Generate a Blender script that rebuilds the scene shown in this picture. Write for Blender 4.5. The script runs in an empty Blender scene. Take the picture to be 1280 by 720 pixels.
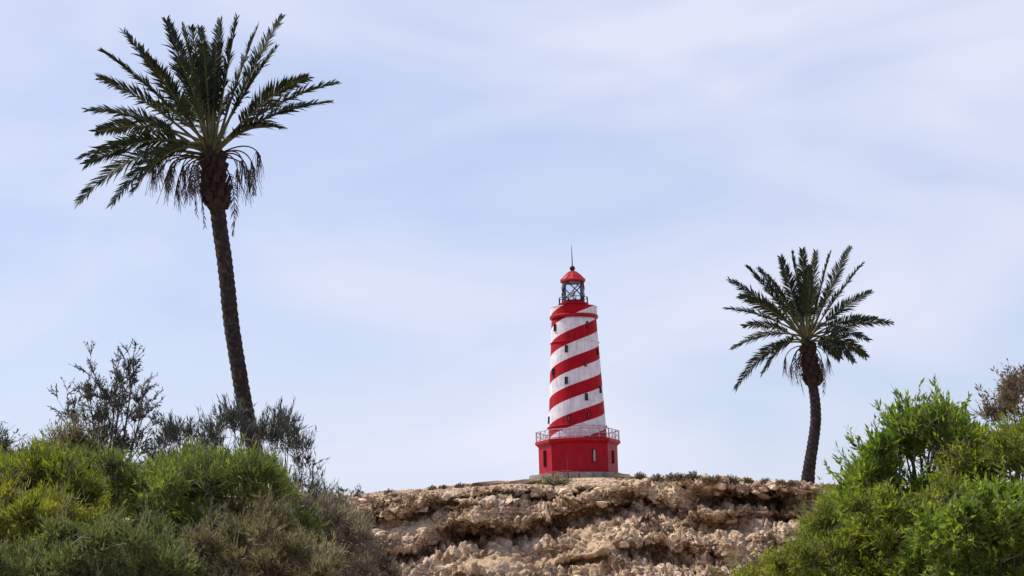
import bpy, math, random
import numpy as np
from mathutils import Vector, Matrix
from mathutils.bvhtree import BVHTree

random.seed(7)
RNG = np.random.default_rng(11)
PI = math.pi
scene = bpy.context.scene
COL = scene.collection

# ------------------------------------------------------------------ camera
F = 3630.0                       # focal length in photograph pixels (1280 wide)
PITCH = math.radians(8.7)
ROLL = math.radians(-1.6)
CAM = Vector((0.0, 0.0, 1.7))
M3 = (Matrix.Rotation(PI / 2 + PITCH, 3, 'X') @ Matrix.Rotation(ROLL, 3, 'Z'))
cam_data = bpy.data.cameras.new('camera')
cam_data.sensor_width = 36.0
cam_data.lens = 36.0 * F / 1280.0
cam_data.clip_end = 8000.0
cam = bpy.data.objects.new('camera', cam_data)
COL.objects.link(cam)
cam.location = CAM
cam.rotation_euler = M3.to_euler()
scene.camera = cam

# ------------------------------------------------------------------ light
SUN_EL = math.radians(51.0)
SUN_DIR = Vector((-0.935 * math.cos(SUN_EL), 0.355 * math.cos(SUN_EL), math.sin(SUN_EL)))
world = bpy.data.worlds.new('World')
scene.world = world
world.use_nodes = True
wt = world.node_tree
wt.nodes.clear()
def wn(t, **k):
    n = wt.nodes.new(t)
    for a, b in k.items():
        setattr(n, a, b)
    return n
w_out = wn('ShaderNodeOutputWorld')
w_bg = wn('ShaderNodeBackground')
w_bg.inputs['Strength'].default_value = 0.14
sky = wn('ShaderNodeTexSky', sky_type='NISHITA')
sky.sun_disc = False
sky.sun_elevation = SUN_EL
sky.sun_rotation = math.atan2(SUN_DIR.x, SUN_DIR.y)
sky.altitude = 100.0
sky.air_density = 1.15
sky.dust_density = 0.6
sky.ozone_density = 4.0
w_tc = wn('ShaderNodeTexCoord')
w_map = wn('ShaderNodeMapping')
w_map.inputs['Scale'].default_value = (1.0, 1.0, 2.6)
w_map.inputs['Rotation'].default_value = (0.0, math.radians(-14), 0.0)
w_no = wn('ShaderNodeTexNoise')
w_no.inputs['Scale'].default_value = 7.0
w_no.inputs['Detail'].default_value = 4.0
w_no.inputs['Roughness'].default_value = 0.45
w_no.inputs['Distortion'].default_value = 0.5
w_ramp = wn('ShaderNodeValToRGB')
w_ramp.color_ramp.elements[0].position = 0.34
w_ramp.color_ramp.elements[0].color = (0.38, 0.38, 0.38, 1)
w_ramp.color_ramp.elements[1].position = 0.66
w_ramp.color_ramp.elements[1].color = (1.0, 1.0, 1.0, 1)
w_mix = wn('ShaderNodeMixRGB')
w_mix.inputs['Color2'].default_value = (5.35, 5.5, 6.45, 1)    # thin cirrus
L = wt.links.new
L(w_tc.outputs['Generated'], w_map.inputs['Vector'])
L(w_map.outputs['Vector'], w_no.inputs['Vector'])
L(w_no.outputs['Fac'], w_ramp.inputs['Fac'])
# cloud veil thicker near the horizon; thinned overhead to weaken skylight on shaded sides
w_sep = wn('ShaderNodeSeparateXYZ')
L(w_tc.outputs['Generated'], w_sep.inputs[0])
w_el = wn('ShaderNodeMapRange')
w_el.inputs['From Min'].default_value = 0.0; w_el.inputs['From Max'].default_value = 1.0
w_el.inputs['To Min'].default_value = 1.0; w_el.inputs['To Max'].default_value = 0.4
L(w_sep.outputs['Z'], w_el.inputs['Value'])
w_mul = wn('ShaderNodeMath', operation='MULTIPLY')
L(w_ramp.outputs['Color'], w_mul.inputs[0]); L(w_el.outputs[0], w_mul.inputs[1])
L(w_mul.outputs[0], w_mix.inputs['Fac'])
w_tint = wn('ShaderNodeMixRGB', blend_type='MULTIPLY')
w_tint.inputs['Fac'].default_value = 1.0
w_tint.inputs['Color2'].default_value = (0.94, 0.85, 0.94, 1)
L(sky.outputs['Color'], w_tint.inputs['Color1'])
L(w_tint.outputs['Color'], w_mix.inputs['Color1'])
L(w_mix.outputs['Color'], w_bg.inputs['Color'])
L(w_bg.outputs['Background'], w_out.inputs['Surface'])

sun_data = bpy.data.lights.new('sun', 'SUN')
sun_data.energy = 5.0
sun_data.angle = math.radians(0.6)
sun_data.color = (1.0, 0.93, 0.82)
sun = bpy.data.objects.new('sun', sun_data)
COL.objects.link(sun)
sun.rotation_euler = SUN_DIR.to_track_quat('Z', 'Y').to_euler()
sun.location = (0, 0, 60)

scene.view_settings.view_transform = 'Standard'
scene.view_settings.look = 'None'
scene.view_settings.exposure = 0.12
scene.view_settings.gamma = 1.0
scene.view_settings.use_curve_mapping = False
scene.render.engine = 'CYCLES'
scene.cycles.max_bounces = 8
scene.cycles.transparent_max_bounces = 12

# ------------------------------------------------------------------ pixel helpers
def ray(px, py):
    return M3 @ Vector(((px - 640) / F, -(py - 360) / F, -1.0))
def at(px, py, Y):
    d = ray(px, py)
    return CAM + d * (Y / d.y)
M3N = np.array([list(r) for r in M3])
CAMN = np.array(CAM)
def project(P):
    q = (np.asarray(P) - CAMN) @ M3N          # = M3^T (P - C)
    return 640 + F * q[..., 0] / -q[..., 2], 360 - F * q[..., 1] / -q[..., 2]
def at_np(px, py, Y):
    d = np.stack([(px - 640) / F, -(py - 360) / F, -np.ones_like(px)], -1) @ M3N.T
    return CAMN + d * (Y / d[..., 1])[..., None]

# ------------------------------------------------------------------ noise (numpy)
def _hash(ix, iy, iz, seed):
    h = (ix.astype(np.int64) * 374761393 + iy.astype(np.int64) * 668265263 + iz.astype(np.int64) * 2147483647 + seed * 974711) & 0xFFFFFFFF
    h = ((h ^ (h >> 13)) * 1274126177) & 0xFFFFFFFF
    h = ((h ^ (h >> 16)) * 2246822519) & 0xFFFFFFFF
    return ((h ^ (h >> 15)) & 0xFFFFFF) / float(0xFFFFFF)
def vnoise(p, seed=0):
    i = np.floor(p).astype(np.int64); f = p - i
    f = f * f * f * (f * (f * 6 - 15) + 10)
    r = 0
    for a in (0, 1):
        wx = f[:, 0] if a else 1 - f[:, 0]
        for b in (0, 1):
            wy = f[:, 1] if b else 1 - f[:, 1]
            for c in (0, 1):
                wz = f[:, 2] if c else 1 - f[:, 2]
                r = r + wx * wy * wz * _hash(i[:, 0] + a, i[:, 1] + b, i[:, 2] + c, seed)
    return r * 2 - 1
def fbm(p, octv=4, seed=0, gain=0.5):
    s = 0; a = 1.0; t = 0
    for o in range(octv):
        s = s + a * vnoise(p * (2.03 ** o) + o * 17.3, seed + o); t += a; a *= gain
    return s / t
def worley(p, seed=0):
    i = np.floor(p).astype(np.int64); f = p - i
    F1 = np.full(len(p), 9.0); F2 = np.full(len(p), 9.0); ID = np.zeros(len(p))
    for a in (-1, 0, 1):
        for b in (-1, 0, 1):
            for c in (-1, 0, 1):
                x, y, z = i[:, 0] + a, i[:, 1] + b, i[:, 2] + c
                d = (a + _hash(x, y, z, seed) - f[:, 0]) ** 2 + (b + _hash(x, y, z, seed + 1) - f[:, 1]) ** 2 + (c + _hash(x, y, z, seed + 2) - f[:, 2]) ** 2
                m = d < F1
                F2 = np.where(m, F1, np.minimum(F2, d))
                ID = np.where(m, _hash(x, y, z, seed + 3), ID)
                F1 = np.where(m, d, F1)
    return np.sqrt(F1), np.sqrt(F2), ID
def sstep(a, b, x):
    t = np.clip((x - a) / (b - a), 0, 1)
    return t * t * (3 - 2 * t)

# ------------------------------------------------------------------ objects
def link(o, parent=None):
    COL.objects.link(o)
    if parent is not None:
        o.parent = parent
    return o
def tag(o, label=None, cat=None, group=None, kind=None):
    if label: o['label'] = label
    if cat: o['category'] = cat
    if group: o['group'] = group
    if kind: o['kind'] = kind
    return o
def empty(name, loc, label=None, cat=None, group=None):
    o = bpy.data.objects.new(name, None)
    o.empty_display_size = 0.3
    o.location = loc
    link(o)
    return tag(o, label, cat, group)
def mesh_np(name, V, faces, mat, tone=None, smooth=False):
    """faces: list of int arrays (n,3) / (n,4)"""
    me = bpy.data.meshes.new(name)
    V = np.ascontiguousarray(V, dtype=np.float32)
    me.vertices.add(len(V)); me.vertices.foreach_set('co', V.ravel())
    tot = sum(f.size for f in faces); npoly = sum(len(f) for f in faces)
    me.loops.add(tot); me.polygons.add(npoly)
    me.loops.foreach_set('vertex_index', np.concatenate([f.ravel() for f in faces]).astype(np.int32))
    lens = np.concatenate([np.full(len(f), f.shape[1], np.int32) for f in faces])
    st = np.zeros(npoly, np.int32); st[1:] = np.cumsum(lens)[:-1]
    me.polygons.foreach_set('loop_start', st)
    if smooth:
        me.polygons.foreach_set('use_smooth', np.ones(npoly, bool))
    if tone is not None:
        at_ = me.attributes.new('tone', 'FLOAT', 'POINT')
        at_.data.foreach_set('value', np.ascontiguousarray(tone, dtype=np.float32))
    me.update(calc_edges=True)
    if mat: me.materials.append(mat)
    return me
def obj_np(name, V, faces, mat, parent=None, tone=None, smooth=False):
    return link(bpy.data.objects.new(name, mesh_np(name, V, faces, mat, tone, smooth)), parent)

class MB:
    """collects simple shapes into ONE mesh"""
    def __init__(s): s.v = []; s.f = []
    def add(s, v, f):
        o = len(s.v); s.v += [tuple(p) for p in v]; s.f += [tuple(i + o for i in q) for q in f]; return s
    def box(s, c, d, rz=0.0):
        cx, cy, cz = c; a, b, h = d[0] / 2, d[1] / 2, d[2] / 2; ca, sa = math.cos(rz), math.sin(rz)
        v = []
        for z in (-h, h):
            for x, y in ((-a, -b), (a, -b), (a, b), (-a, b)):
                v.append((cx + x * ca - y * sa, cy + x * sa + y * ca, cz + z))
        return s.add(v, [(3, 2, 1, 0), (4, 5, 6, 7), (0, 1, 5, 4), (1, 2, 6, 5), (2, 3, 7, 6), (3, 0, 4, 7)])
    def lathe(s, prof, n=48, a0=0.0, cap=True):
        """prof: list of (r, z) bottom to top"""
        v = []
        for r, z in prof:
            for k in range(n):
                a = a0 + 2 * PI * k / n
                v.append((r * math.sin(a), -r * math.cos(a), z))
        f = []
        for j in range(len(prof) - 1):
            for k in range(n):
                k2 = (k + 1) % n
                f.append((j * n + k, j * n + k2, (j + 1) * n + k2, (j + 1) * n + k))
        if cap:
            f.append(tuple(range(n - 1, -1, -1)))
            f.append(tuple((len(prof) - 1) * n + k for k in range(n)))
        return s.add(v, f)
    def tube(s, pts, rad, n=6, caps=True):
        pts = [Vector(p) for p in pts]
        if not hasattr(rad, '__len__'): rad = [rad] * len(pts)
        v = []; ref = None
        for i, p in enumerate(pts):
            t = (pts[min(i + 1, len(pts) - 1)] - pts[max(i - 1, 0)]).normalized()
            if ref is None:
                ref = t.cross(Vector((0.31, 0.87, 0.39)));
                if ref.length < 1e-3: ref = t.cross(Vector((1, 0, 0)))
            a = (ref - t * ref.dot(t)).normalized(); ref = a
            b = t.cross(a)
            for k in range(n):
                q = 2 * PI * k / n
                v.append(p + (a * math.cos(q) + b * math.sin(q)) * rad[i])
        f = []
        for j in range(len(pts) - 1):
            for k in range(n):
                k2 = (k + 1) % n
                f.append((j * n + k, j * n + k2, (j + 1) * n + k2, (j + 1) * n + k))
        if caps:
            f.append(tuple(range(n - 1, -1, -1))); f.append(tuple((len(pts) - 1) * n + k for k in range(n)))
        return s.add(v, f)
    def build(s, name, mat, parent=None, smooth=False):
        me = bpy.data.meshes.new(name)
        me.from_pydata(s.v, [], s.f)
        if smooth:
            for p in me.polygons: p.use_smooth = True
        me.materials.append(mat); me.update()
        return link(bpy.data.objects.new(name, me), parent)

# ------------------------------------------------------------------ materials
def new_mat(name):
    m = bpy.data.materials.new(name); m.use_nodes = True
    nt = m.node_tree
    return m, nt, nt.nodes['Principled BSDF']
def node(nt, t, **k):
    n = nt.nodes.new(t)
    for a, b in k.items():
        if a in n.inputs.keys() if isinstance(a, str) else False:
            n.inputs[a].default_value = b
        else:
            setattr(n, a, b)
    return n
def ramp(nt, stops):
    r = nt.nodes.new('ShaderNodeValToRGB')
    e = r.color_ramp.elements
    while len(e) < len(stops): e.new(0.5)
    for q, (p, c) in zip(e, stops):
        q.position = p; q.color = (*c, 1)
    return r
def noise(nt, vec, scale, detail=5.0, rough=0.6):
    n = nt.nodes.new('ShaderNodeTexNoise')
    n.inputs['Scale'].default_value = scale; n.inputs['Detail'].default_value = detail; n.inputs['Roughness'].default_value = rough
    nt.links.new(vec, n.inputs['Vector'])
    return n
def coords(nt, which='Object'):
    return nt.nodes.new('ShaderNodeTexCoord').outputs[which]
def bump(nt, bsdf, h, strength=0.4, dist=0.02):
    b = nt.nodes.new('ShaderNodeBump')
    b.inputs['Strength'].default_value = strength; b.inputs['Distance'].default_value = dist
    nt.links.new(h, b.inputs['Height']); nt.links.new(b.outputs['Normal'], bsdf.inputs['Normal'])
def mix(nt, fac, a, b, mode='MIX'):
    m = nt.nodes.new('ShaderNodeMixRGB'); m.blend_type = mode
    for s, v in ((m.inputs['Fac'], fac), (m.inputs['Color1'], a), (m.inputs['Color2'], b)):
        if hasattr(v, 'links'): nt.links.new(v, s)
        elif isinstance(v, (int, float)): s.default_value = v
        else: s.default_value = (*v, 1)
    return m.outputs['Color']
def math_n(nt, op, a, b=None):
    m = nt.nodes.new('ShaderNodeMath'); m.operation = op
    for i, v in enumerate((a, b)):
        if v is None: continue
        if hasattr(v, 'links'): nt.links.new(v, m.inputs[i])
        else: m.inputs[i].default_value = v
    return m.outputs[0]

def mat_noise(name, stops, scale, rough=0.8, bstr=0.3, bdist=0.02, bscale=None, detail=6.0, which='Object', spec=0.3):
    m, nt, b = new_mat(name)
    c = coords(nt, which)
    n = noise(nt, c, scale, detail)
    r = ramp(nt, stops)
    nt.links.new(n.outputs['Fac'], r.inputs['Fac']); nt.links.new(r.outputs['Color'], b.inputs['Base Color'])
    b.inputs['Roughness'].default_value = rough
    b.inputs['Specular IOR Level'].default_value = spec
    n2 = noise(nt, c, bscale or scale * 3, 4.0)
    bump(nt, b, n2.outputs['Fac'], bstr, bdist)
    return m

RED = (0.35, 0.0015, 0.013)
def paint_weather(nt, base_out, c):
    # streaks of grime and slightly faded patches in the paint itself
    mp = nt.nodes.new('ShaderNodeMapping'); mp.inputs['Scale'].default_value = (5.0, 5.0, 0.7)
    nt.links.new(c, mp.inputs['Vector'])
    n = noise(nt, mp.outputs['Vector'], 1.6, 6.0, 0.65)
    r = ramp(nt, [(0.35, (0.78, 0.76, 0.76)), (0.6, (1, 1, 1))])
    nt.links.new(n.outputs['Fac'], r.inputs['Fac'])
    o = mix(nt, 1.0, base_out, r.outputs['Color'], 'MULTIPLY')
    n2 = noise(nt, c, 2.3, 7.0, 0.7)                        # blotchy fading and repainting
    r2 = ramp(nt, [(0.38, (0.80, 0.78, 0.79)), (0.52, (1, 1, 1)), (0.68, (1.12, 1.10, 1.10))])
    nt.links.new(n2.outputs['Fac'], r2.inputs['Fac'])
    o = mix(nt, 0.8, o, r2.outputs['Color'], 'MULTIPLY')
    mp2 = nt.nodes.new('ShaderNodeMapping'); mp2.inputs['Scale'].default_value = (9.0, 9.0, 0.5)
    nt.links.new(c, mp2.inputs['Vector'])
    n3 = noise(nt, mp2.outputs['Vector'], 1.0, 5.0, 0.6)    # rust and dirt runs
    r3 = ramp(nt, [(0.60, (0, 0, 0)), (0.74, (0.55, 0.55, 0.55))])
    nt.links.new(n3.outputs['Fac'], r3.inputs['Fac'])
    return mix(nt, r3.outputs['Color'], o, (0.21, 0.13, 0.11))
def mat_stripe():
    m, nt, b = new_mat('striped_paint')
    c = coords(nt, 'Object')
    sx = nt.nodes.new('ShaderNodeSeparateXYZ'); nt.links.new(c, sx.inputs[0])
    th = math_n(nt, 'ARCTAN2', sx.outputs['X'], math_n(nt, 'MULTIPLY', sx.outputs['Y'], -1.0))
    per = 1.455
    t = math_n(nt, 'ADD', math_n(nt, 'MULTIPLY', sx.outputs['Z'], -1.0 / per), math_n(nt, 'MULTIPLY', th, 2.0 / (2 * PI)))
    t = math_n(nt, 'FRACT', math_n(nt, 'ADD', t, 4.69 / per + 20.0))
    # slightly hand-painted edge
    wob = noise(nt, c, 9.0, 3.0)
    t = math_n(nt, 'ADD', t, math_n(nt, 'MULTIPLY', math_n(nt, 'SUBTRACT', wob.outputs['Fac'], 0.5), 0.02))
    fac = math_n(nt, 'LESS_THAN', t, 0.47)
    col = mix(nt, fac, (0.70, 0.685, 0.77), RED)
    nt.links.new(paint_weather(nt, col, c), b.inputs['Base Color'])
    b.inputs['Roughness'].default_value = 0.6
    b.inputs['Specular IOR Level'].default_value = 0.12
    bn = noise(nt, c, 14.0, 5.0)
    bump(nt, b, bn.outputs['Fac'], 0.25, 0.02)
    return m
def mat_paint(name, colr, rough=0.5):
    m, nt, b = new_mat(name)
    c = coords(nt, 'Object')
    rgb = nt.nodes.new('ShaderNodeRGB'); rgb.outputs[0].default_value = (*colr, 1)
    nt.links.new(paint_weather(nt, rgb.outputs[0], c), b.inputs['Base Color'])
    b.inputs['Roughness'].default_value = rough
    b.inputs['Specular IOR Level'].default_value = 0.15
    bn = noise(nt, c, 16.0, 5.0)
    bump(nt, b, bn.outputs['Fac'], 0.2, 0.015)
    return m
def mat_leaf(name, stops, trans=0.45, rough=0.55, tcol=(1.0, 1.25, 0.35), clump=0.9):
    """leaf colour from a per-leaf attribute plus broad patches of younger / drier growth"""
    m, nt, b = new_mat(name)
    a = nt.nodes.new('ShaderNodeAttribute'); a.attribute_name = 'tone'
    c = coords(nt, 'Object')
    n = noise(nt, c, clump, 3.0)
    f = math_n(nt, 'ADD', math_n(nt, 'MULTIPLY', a.outputs['Fac'], 0.6), math_n(nt, 'MULTIPLY', math_n(nt, 'SUBTRACT', n.outputs['Fac'], 0.3), 0.9))
    r = ramp(nt, stops)
    nt.links.new(f, r.inputs['Fac']); nt.links.new(r.outputs['Color'], b.inputs['Base Color'])
    b.inputs['Roughness'].default_value = rough
    b.inputs['Specular IOR Level'].default_value = 0.35
    tr = nt.nodes.new('ShaderNodeBsdfTranslucent')
    nt.links.new(mix(nt, 1.0, r.outputs['Color'], tcol, 'MULTIPLY'), tr.inputs['Color'])
    ms = nt.nodes.new('ShaderNodeMixShader'); ms.inputs[0].default_value = trans
    nt.links.new(b.outputs[0], ms.inputs[1]); nt.links.new(tr.outputs[0], ms.inputs[2])
    nt.links.new(ms.outputs[0], nt.nodes['Material Output'].inputs['Surface'])
    return m

def mat_rock():
    m, nt, b = new_mat('eroded_rock')
    c = coords(nt, 'Object')
    n1 = noise(nt, c, 0.55, 6.0, 0.62)
    r1 = ramp(nt, [(0.32, (0.12, 0.075, 0.05)), (0.42, (0.38, 0.262, 0.175)), (0.51, (0.66, 0.495, 0.345)), (0.62, (0.83, 0.68, 0.515))])
    nt.links.new(n1.outputs['Fac'], r1.inputs['Fac'])
    # thin horizontal beds
    mp = nt.nodes.new('ShaderNodeMapping'); mp.inputs['Scale'].default_value = (0.35, 0.35, 5.0)
    nt.links.new(c, mp.inputs['Vector'])
    n2 = noise(nt, mp.outputs['Vector'], 1.3, 5.0, 0.65)
    r2 = ramp(nt, [(0.35, (0.62, 0.56, 0.52)), (0.62, (1.1, 1.08, 1.05))])
    nt.links.new(n2.outputs['Fac'], r2.inputs['Fac'])
    col = mix(nt, 0.8, r1.outputs['Color'], r2.outputs['Color'], 'MULTIPLY')
    # pebbly speckle
    n3 = noise(nt, c, 9.0, 4.0, 0.7)
    r3 = ramp(nt, [(0.36, (0.33, 0.28, 0.26)), (0.5, (0.95, 0.95, 0.95)), (0.64, (1.6, 1.58, 1.55))])
    nt.links.new(n3.outputs['Fac'], r3.inputs['Fac'])
    col = mix(nt, 0.85, col, r3.outputs['Color'], 'MULTIPLY')
    a = nt.nodes.new('ShaderNodeAttribute'); a.attribute_name = 'tone'      # bare sand between the rocks
    sn = noise(nt, c, 3.0, 5.0)
    sr = ramp(nt, [(0.35, (0.58, 0.40, 0.25)), (0.65, (0.72, 0.54, 0.36))])
    nt.links.new(sn.outputs['Fac'], sr.inputs['Fac'])
    col = mix(nt, a.outputs['Fac'], col, sr.outputs['Color'])
    nt.links.new(col, b.inputs['Base Color'])
    b.inputs['Roughness'].default_value = 0.95
    b.inputs['Specular IOR Level'].default_value = 0.15
    n4 = noise(nt, c, 7.0, 8.0, 0.7)
    bump(nt, b, n4.outputs['Fac'], 1.0, 0.22)
    return m

MAT = {}
MAT['rock'] = mat_rock()
MAT['stone'] = mat_noise('stone', [(0.3, (0.28, 0.19, 0.12)), (0.5, (0.62, 0.475, 0.325)), (0.7, (0.80, 0.68, 0.52))], 2.2, 0.95, 0.8, 0.05, which='Object', spec=0.15)
MAT['stone_dark'] = mat_noise('brown_stone', [(0.3, (0.13, 0.08, 0.06)), (0.55, (0.27, 0.18, 0.13)), (0.75, (0.42, 0.31, 0.24))], 2.5, 0.95, 0.8, 0.05, spec=0.15)
MAT['plinth'] = mat_noise('weathered_concrete', [(0.3, (0.17, 0.145, 0.13)), (0.7, (0.33, 0.29, 0.26))], 3.0, 0.9, 0.5, 0.02, spec=0.2)
MAT['stripe'] = mat_stripe()
MAT['red'] = mat_paint('red_paint', RED, 0.45)
MAT['roof_red'] = mat_paint('faded_lit_red_paint', (0.45, 0.02, 0.03), 0.45)  # faded red, with reflected light put into the roof's lighter colour
MAT['white'] = mat_paint('white_paint', (0.80, 0.79, 0.78))
MAT['dark_metal'] = mat_paint('dark_metal', (0.022, 0.022, 0.04), 0.4)
MAT['rail'] = mat_paint('rail_metal', (0.46, 0.30, 0.34), 0.45)
MAT['dark_pane'] = mat_noise('dark_pane', [(0.3, (0.015, 0.015, 0.022)), (0.7, (0.04, 0.04, 0.055))], 5.0, 0.15, 0.05, 0.005, spec=0.6)
MAT['pale_pane'] = mat_noise('pale_pane', [(0.3, (0.62, 0.58, 0.62)), (0.7, (0.78, 0.75, 0.78))], 5.0, 0.3, 0.05, 0.005)
MAT['black_red'] = mat_paint('dark_red_trim', (0.07, 0.004, 0.012))
MAT['bark'] = mat_noise('palm_bark', [(0.3, (0.018, 0.014, 0.015)), (0.55, (0.042, 0.033, 0.034)), (0.75, (0.11, 0.09, 0.09))], 7.0, 0.95, 0.8, 0.04, spec=0.1)
MAT['boot'] = mat_noise('leaf_base', [(0.3, (0.02, 0.014, 0.013)), (0.55, (0.045, 0.03, 0.027)), (0.75, (0.095, 0.066, 0.056))], 5.0, 0.95, 0.7, 0.03, spec=0.1)
MAT['rachis'] = mat_noise('frond_stem', [(0.3, (0.05, 0.05, 0.02)), (0.7, (0.13, 0.125, 0.05))], 3.0, 0.6, 0.2, 0.01)
MAT['stalk'] = mat_noise('fruit_stalk', [(0.3, (0.03, 0.022, 0.016)), (0.7, (0.08, 0.058, 0.04))], 3.0, 0.8, 0.2, 0.01)
MAT['dry_stem'] = mat_noise('dry_stem', [(0.3, (0.05, 0.035, 0.028)), (0.7, (0.13, 0.10, 0.08))], 4.0, 0.9, 0.3, 0.01)
MAT['grey_twig'] = mat_noise('grey_twig', [(0.3, (0.14, 0.115, 0.095)), (0.7, (0.30, 0.26, 0.22))], 4.0, 0.9, 0.3, 0.01)
MAT['palm_leaf'] = mat_leaf('palm_leaf', [(0.1, (0.010, 0.018, 0.012)), (0.5, (0.02, 0.034, 0.017)), (0.9, (0.042, 0.06, 0.028))], 0.2, 0.6, (1.0, 1.1, 0.5))
MAT['dead_leaf'] = mat_leaf('dead_leaf', [(0.1, (0.025, 0.022, 0.022)), (0.9, (0.085, 0.072, 0.062))], 0.2, 0.8, (1, 0.9, 0.7))
def leafset(n, a, b_, c, trans=0.45, tcol=(1.0, 1.25, 0.35)):
    MAT[n] = mat_leaf(n, [(0.05, a), (0.5, b_), (0.95, c)], trans, 0.6, tcol)
leafset('yellow_green_leaf', (0.10, 0.11, 0.022), (0.23, 0.235, 0.045), (0.40, 0.38, 0.10), 0.5, (1.35, 1.45, 0.5))
leafset('green_leaf', (0.06, 0.09, 0.028), (0.145, 0.18, 0.052), (0.28, 0.30, 0.11), 0.5, (1.35, 1.5, 0.55))
leafset('dark_green_leaf', (0.055, 0.075, 0.035), (0.13, 0.152, 0.062), (0.28, 0.275, 0.14), 0.45, (1.3, 1.4, 0.65))
leafset('olive_leaf', (0.09, 0.10, 0.02), (0.175, 0.20, 0.036), (0.33, 0.335, 0.07), 0.5, (1.35, 1.45, 0.45))
leafset('brown_olive_leaf', (0.075, 0.07, 0.04), (0.165, 0.15, 0.085), (0.36, 0.31, 0.20), 0.4, (1.3, 1.3, 0.8))
leafset('grey_leaf', (0.08, 0.077, 0.05), (0.19, 0.172, 0.12), (0.42, 0.37, 0.28), 0.35, (1.2, 1.2, 0.9))
leafset('dark_grey_leaf', (0.022, 0.03, 0.03), (0.052, 0.066, 0.06), (0.12, 0.135, 0.115), 0.3, (1, 1.1, 0.85))
leafset('bright_leaf', (0.055, 0.11, 0.02), (0.15, 0.21, 0.036), (0.31, 0.36, 0.075), 0.5, (1.35, 1.5, 0.5))
leafset('dry_leaf', (0.08, 0.058, 0.04), (0.17, 0.125, 0.085), (0.31, 0.235, 0.16), 0.3, (1.1, 1.0, 0.7))

# ------------------------------------------------------------------ hillside
SKY_PX = np.array([-4000, -300, 0, 300, 420, 500, 590, 640, 680, 760, 800, 870, 950, 1000, 1060, 1200, 1500, 5000.])
SKY_PY = np.array([690, 660, 640, 626, 621, 614, 606.5, 602.5, 600.5, 599.5, 598, 600, 603.5, 607, 611, 618, 630, 660.])
def z_for(X, Y, off):
    """ground height at X, Y that meets the skyline (plus off pixels down) seen from the camera"""
    z = np.full_like(X, 12.0)
    for _ in range(12):
        px, py = project(np.stack([X, Y, z], -1))
        z = z + (py - (np.interp(px, SKY_PX, SKY_PY) + off)) * Y / F
    return z
def spaced(knots):
    out = []
    for a, b, n in knots:
        out.append(np.linspace(a, b, n, endpoint=False))
    return np.concatenate(out + [np.array([knots[-1][1]])])
XS = spaced([(-3000, -300, 10), (-300, -60, 16), (-60, -16, 60), (-16, -9.6, 70), (-9.6, 15.2, 560), (15.2, 22, 70), (22, 60, 50), (60, 300, 16), (300, 3000, 10)])
nx = len(XS)
fade = np.exp(-(np.maximum(0, np.abs(XS) - 40) / 60) ** 2)
lipY = 129.6 - 3.0 * sstep(6, 12, XS) + 0.8 * np.sin(XS * 0.55 + 1.0) + 0.5 * np.sin(XS * 1.3)
lip_off = np.interp(XS, [-12, -6, -1, 3, 6, 9, 14], [5, 8, 13, 15, 11, 4.5, 4])
XC = np.clip(XS, -45, 45)
lipZ = z_for(XC, lipY, lip_off)
midY = lipY - 2.7
midZ = z_for(XC, midY, lip_off + 55)
toeY = lipY - 6.6
toeZ = z_for(XC, toeY, lip_off + 122)
topY = np.full(nx, 147.6)
topZ = z_for(XC, topY, 0.0)
c_Y = [np.full(nx, -400.), np.full(nx, 18.), np.full(nx, 64.), np.full(nx, 104.), toeY - 6, toeY, midY, lipY, topY, np.full(nx, 156.), np.full(nx, 185.), np.full(nx, 320.), np.full(nx, 4000.)]
c_Z = [np.zeros(nx), np.zeros(nx), np.full(nx, 4.3) * fade, np.full(nx, 5.3) * fade, (toeZ - 2.2) * fade, toeZ * fade, midZ * fade, lipZ * fade, topZ * fade, topZ * fade, (topZ - 2.0) * fade, 3.0 * fade, np.full(nx, -3.)]
c_n = [6, 14, 14, 16, 40, 85, 95, 240, 16, 12, 10, 8]
rowsY, rowsZ, rowsK = [], [], []
for k, n in enumerate(c_n):
    for j in range(n):
        t = j / n
        rowsY.append(c_Y[k] * (1 - t) + c_Y[k + 1] * t); rowsZ.append(c_Z[k] * (1 - t) + c_Z[k + 1] * t); rowsK.append(k + t)
rowsY.append(c_Y[-1]); rowsZ.append(c_Z[-1]); rowsK.append(len(c_n))
GY = np.array(rowsY); GZ = np.array(rowsZ); GK = np.array(rowsK)[:, None] * np.ones(nx)[None]
GX = np.ones(len(rowsY))[:, None] * XS[None]
ny = GX.shape[0]
P = np.stack([GX, GY, GZ], -1)
# base normals
dX = np.gradient(P, axis=1); dV = np.gradient(P, axis=0)
N = np.cross(dX, dV); N /= np.linalg.norm(N, axis=-1, keepdims=True) + 1e-9
flat = P.reshape(-1, 3); nflat = N.reshape(-1, 3); kf = GK.ravel()
near = (kf > 3.2) & (kf < 8.9) & (np.abs(flat[:, 0]) < 60)
pp = flat[near]; nn = nflat[near]; kk = kf[near]
cliff = sstep(3.6, 4.6, kk) * (1 - sstep(6.8, 7.25, kk))
slope = sstep(6.8, 7.2, kk) * (1 - sstep(7.9, 8.05, kk))
warp = np.stack([fbm(pp * 0.5, 3, 40), fbm(pp * 0.5 + 9, 3, 41), fbm(pp * 0.5 + 19, 3, 42)], -1) * 0.7
q = pp + warp
w1, w2, wid = worley(q * np.array([0.75, 0.75, 1.3]), 5)
v1, v2, vid = worley(q * np.array([2.1, 2.1, 3.0]) + 3.3, 15)
u1, u2, uid = worley(q * np.array([5.0, 5.0, 6.5]) + 7.7, 25)
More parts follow.
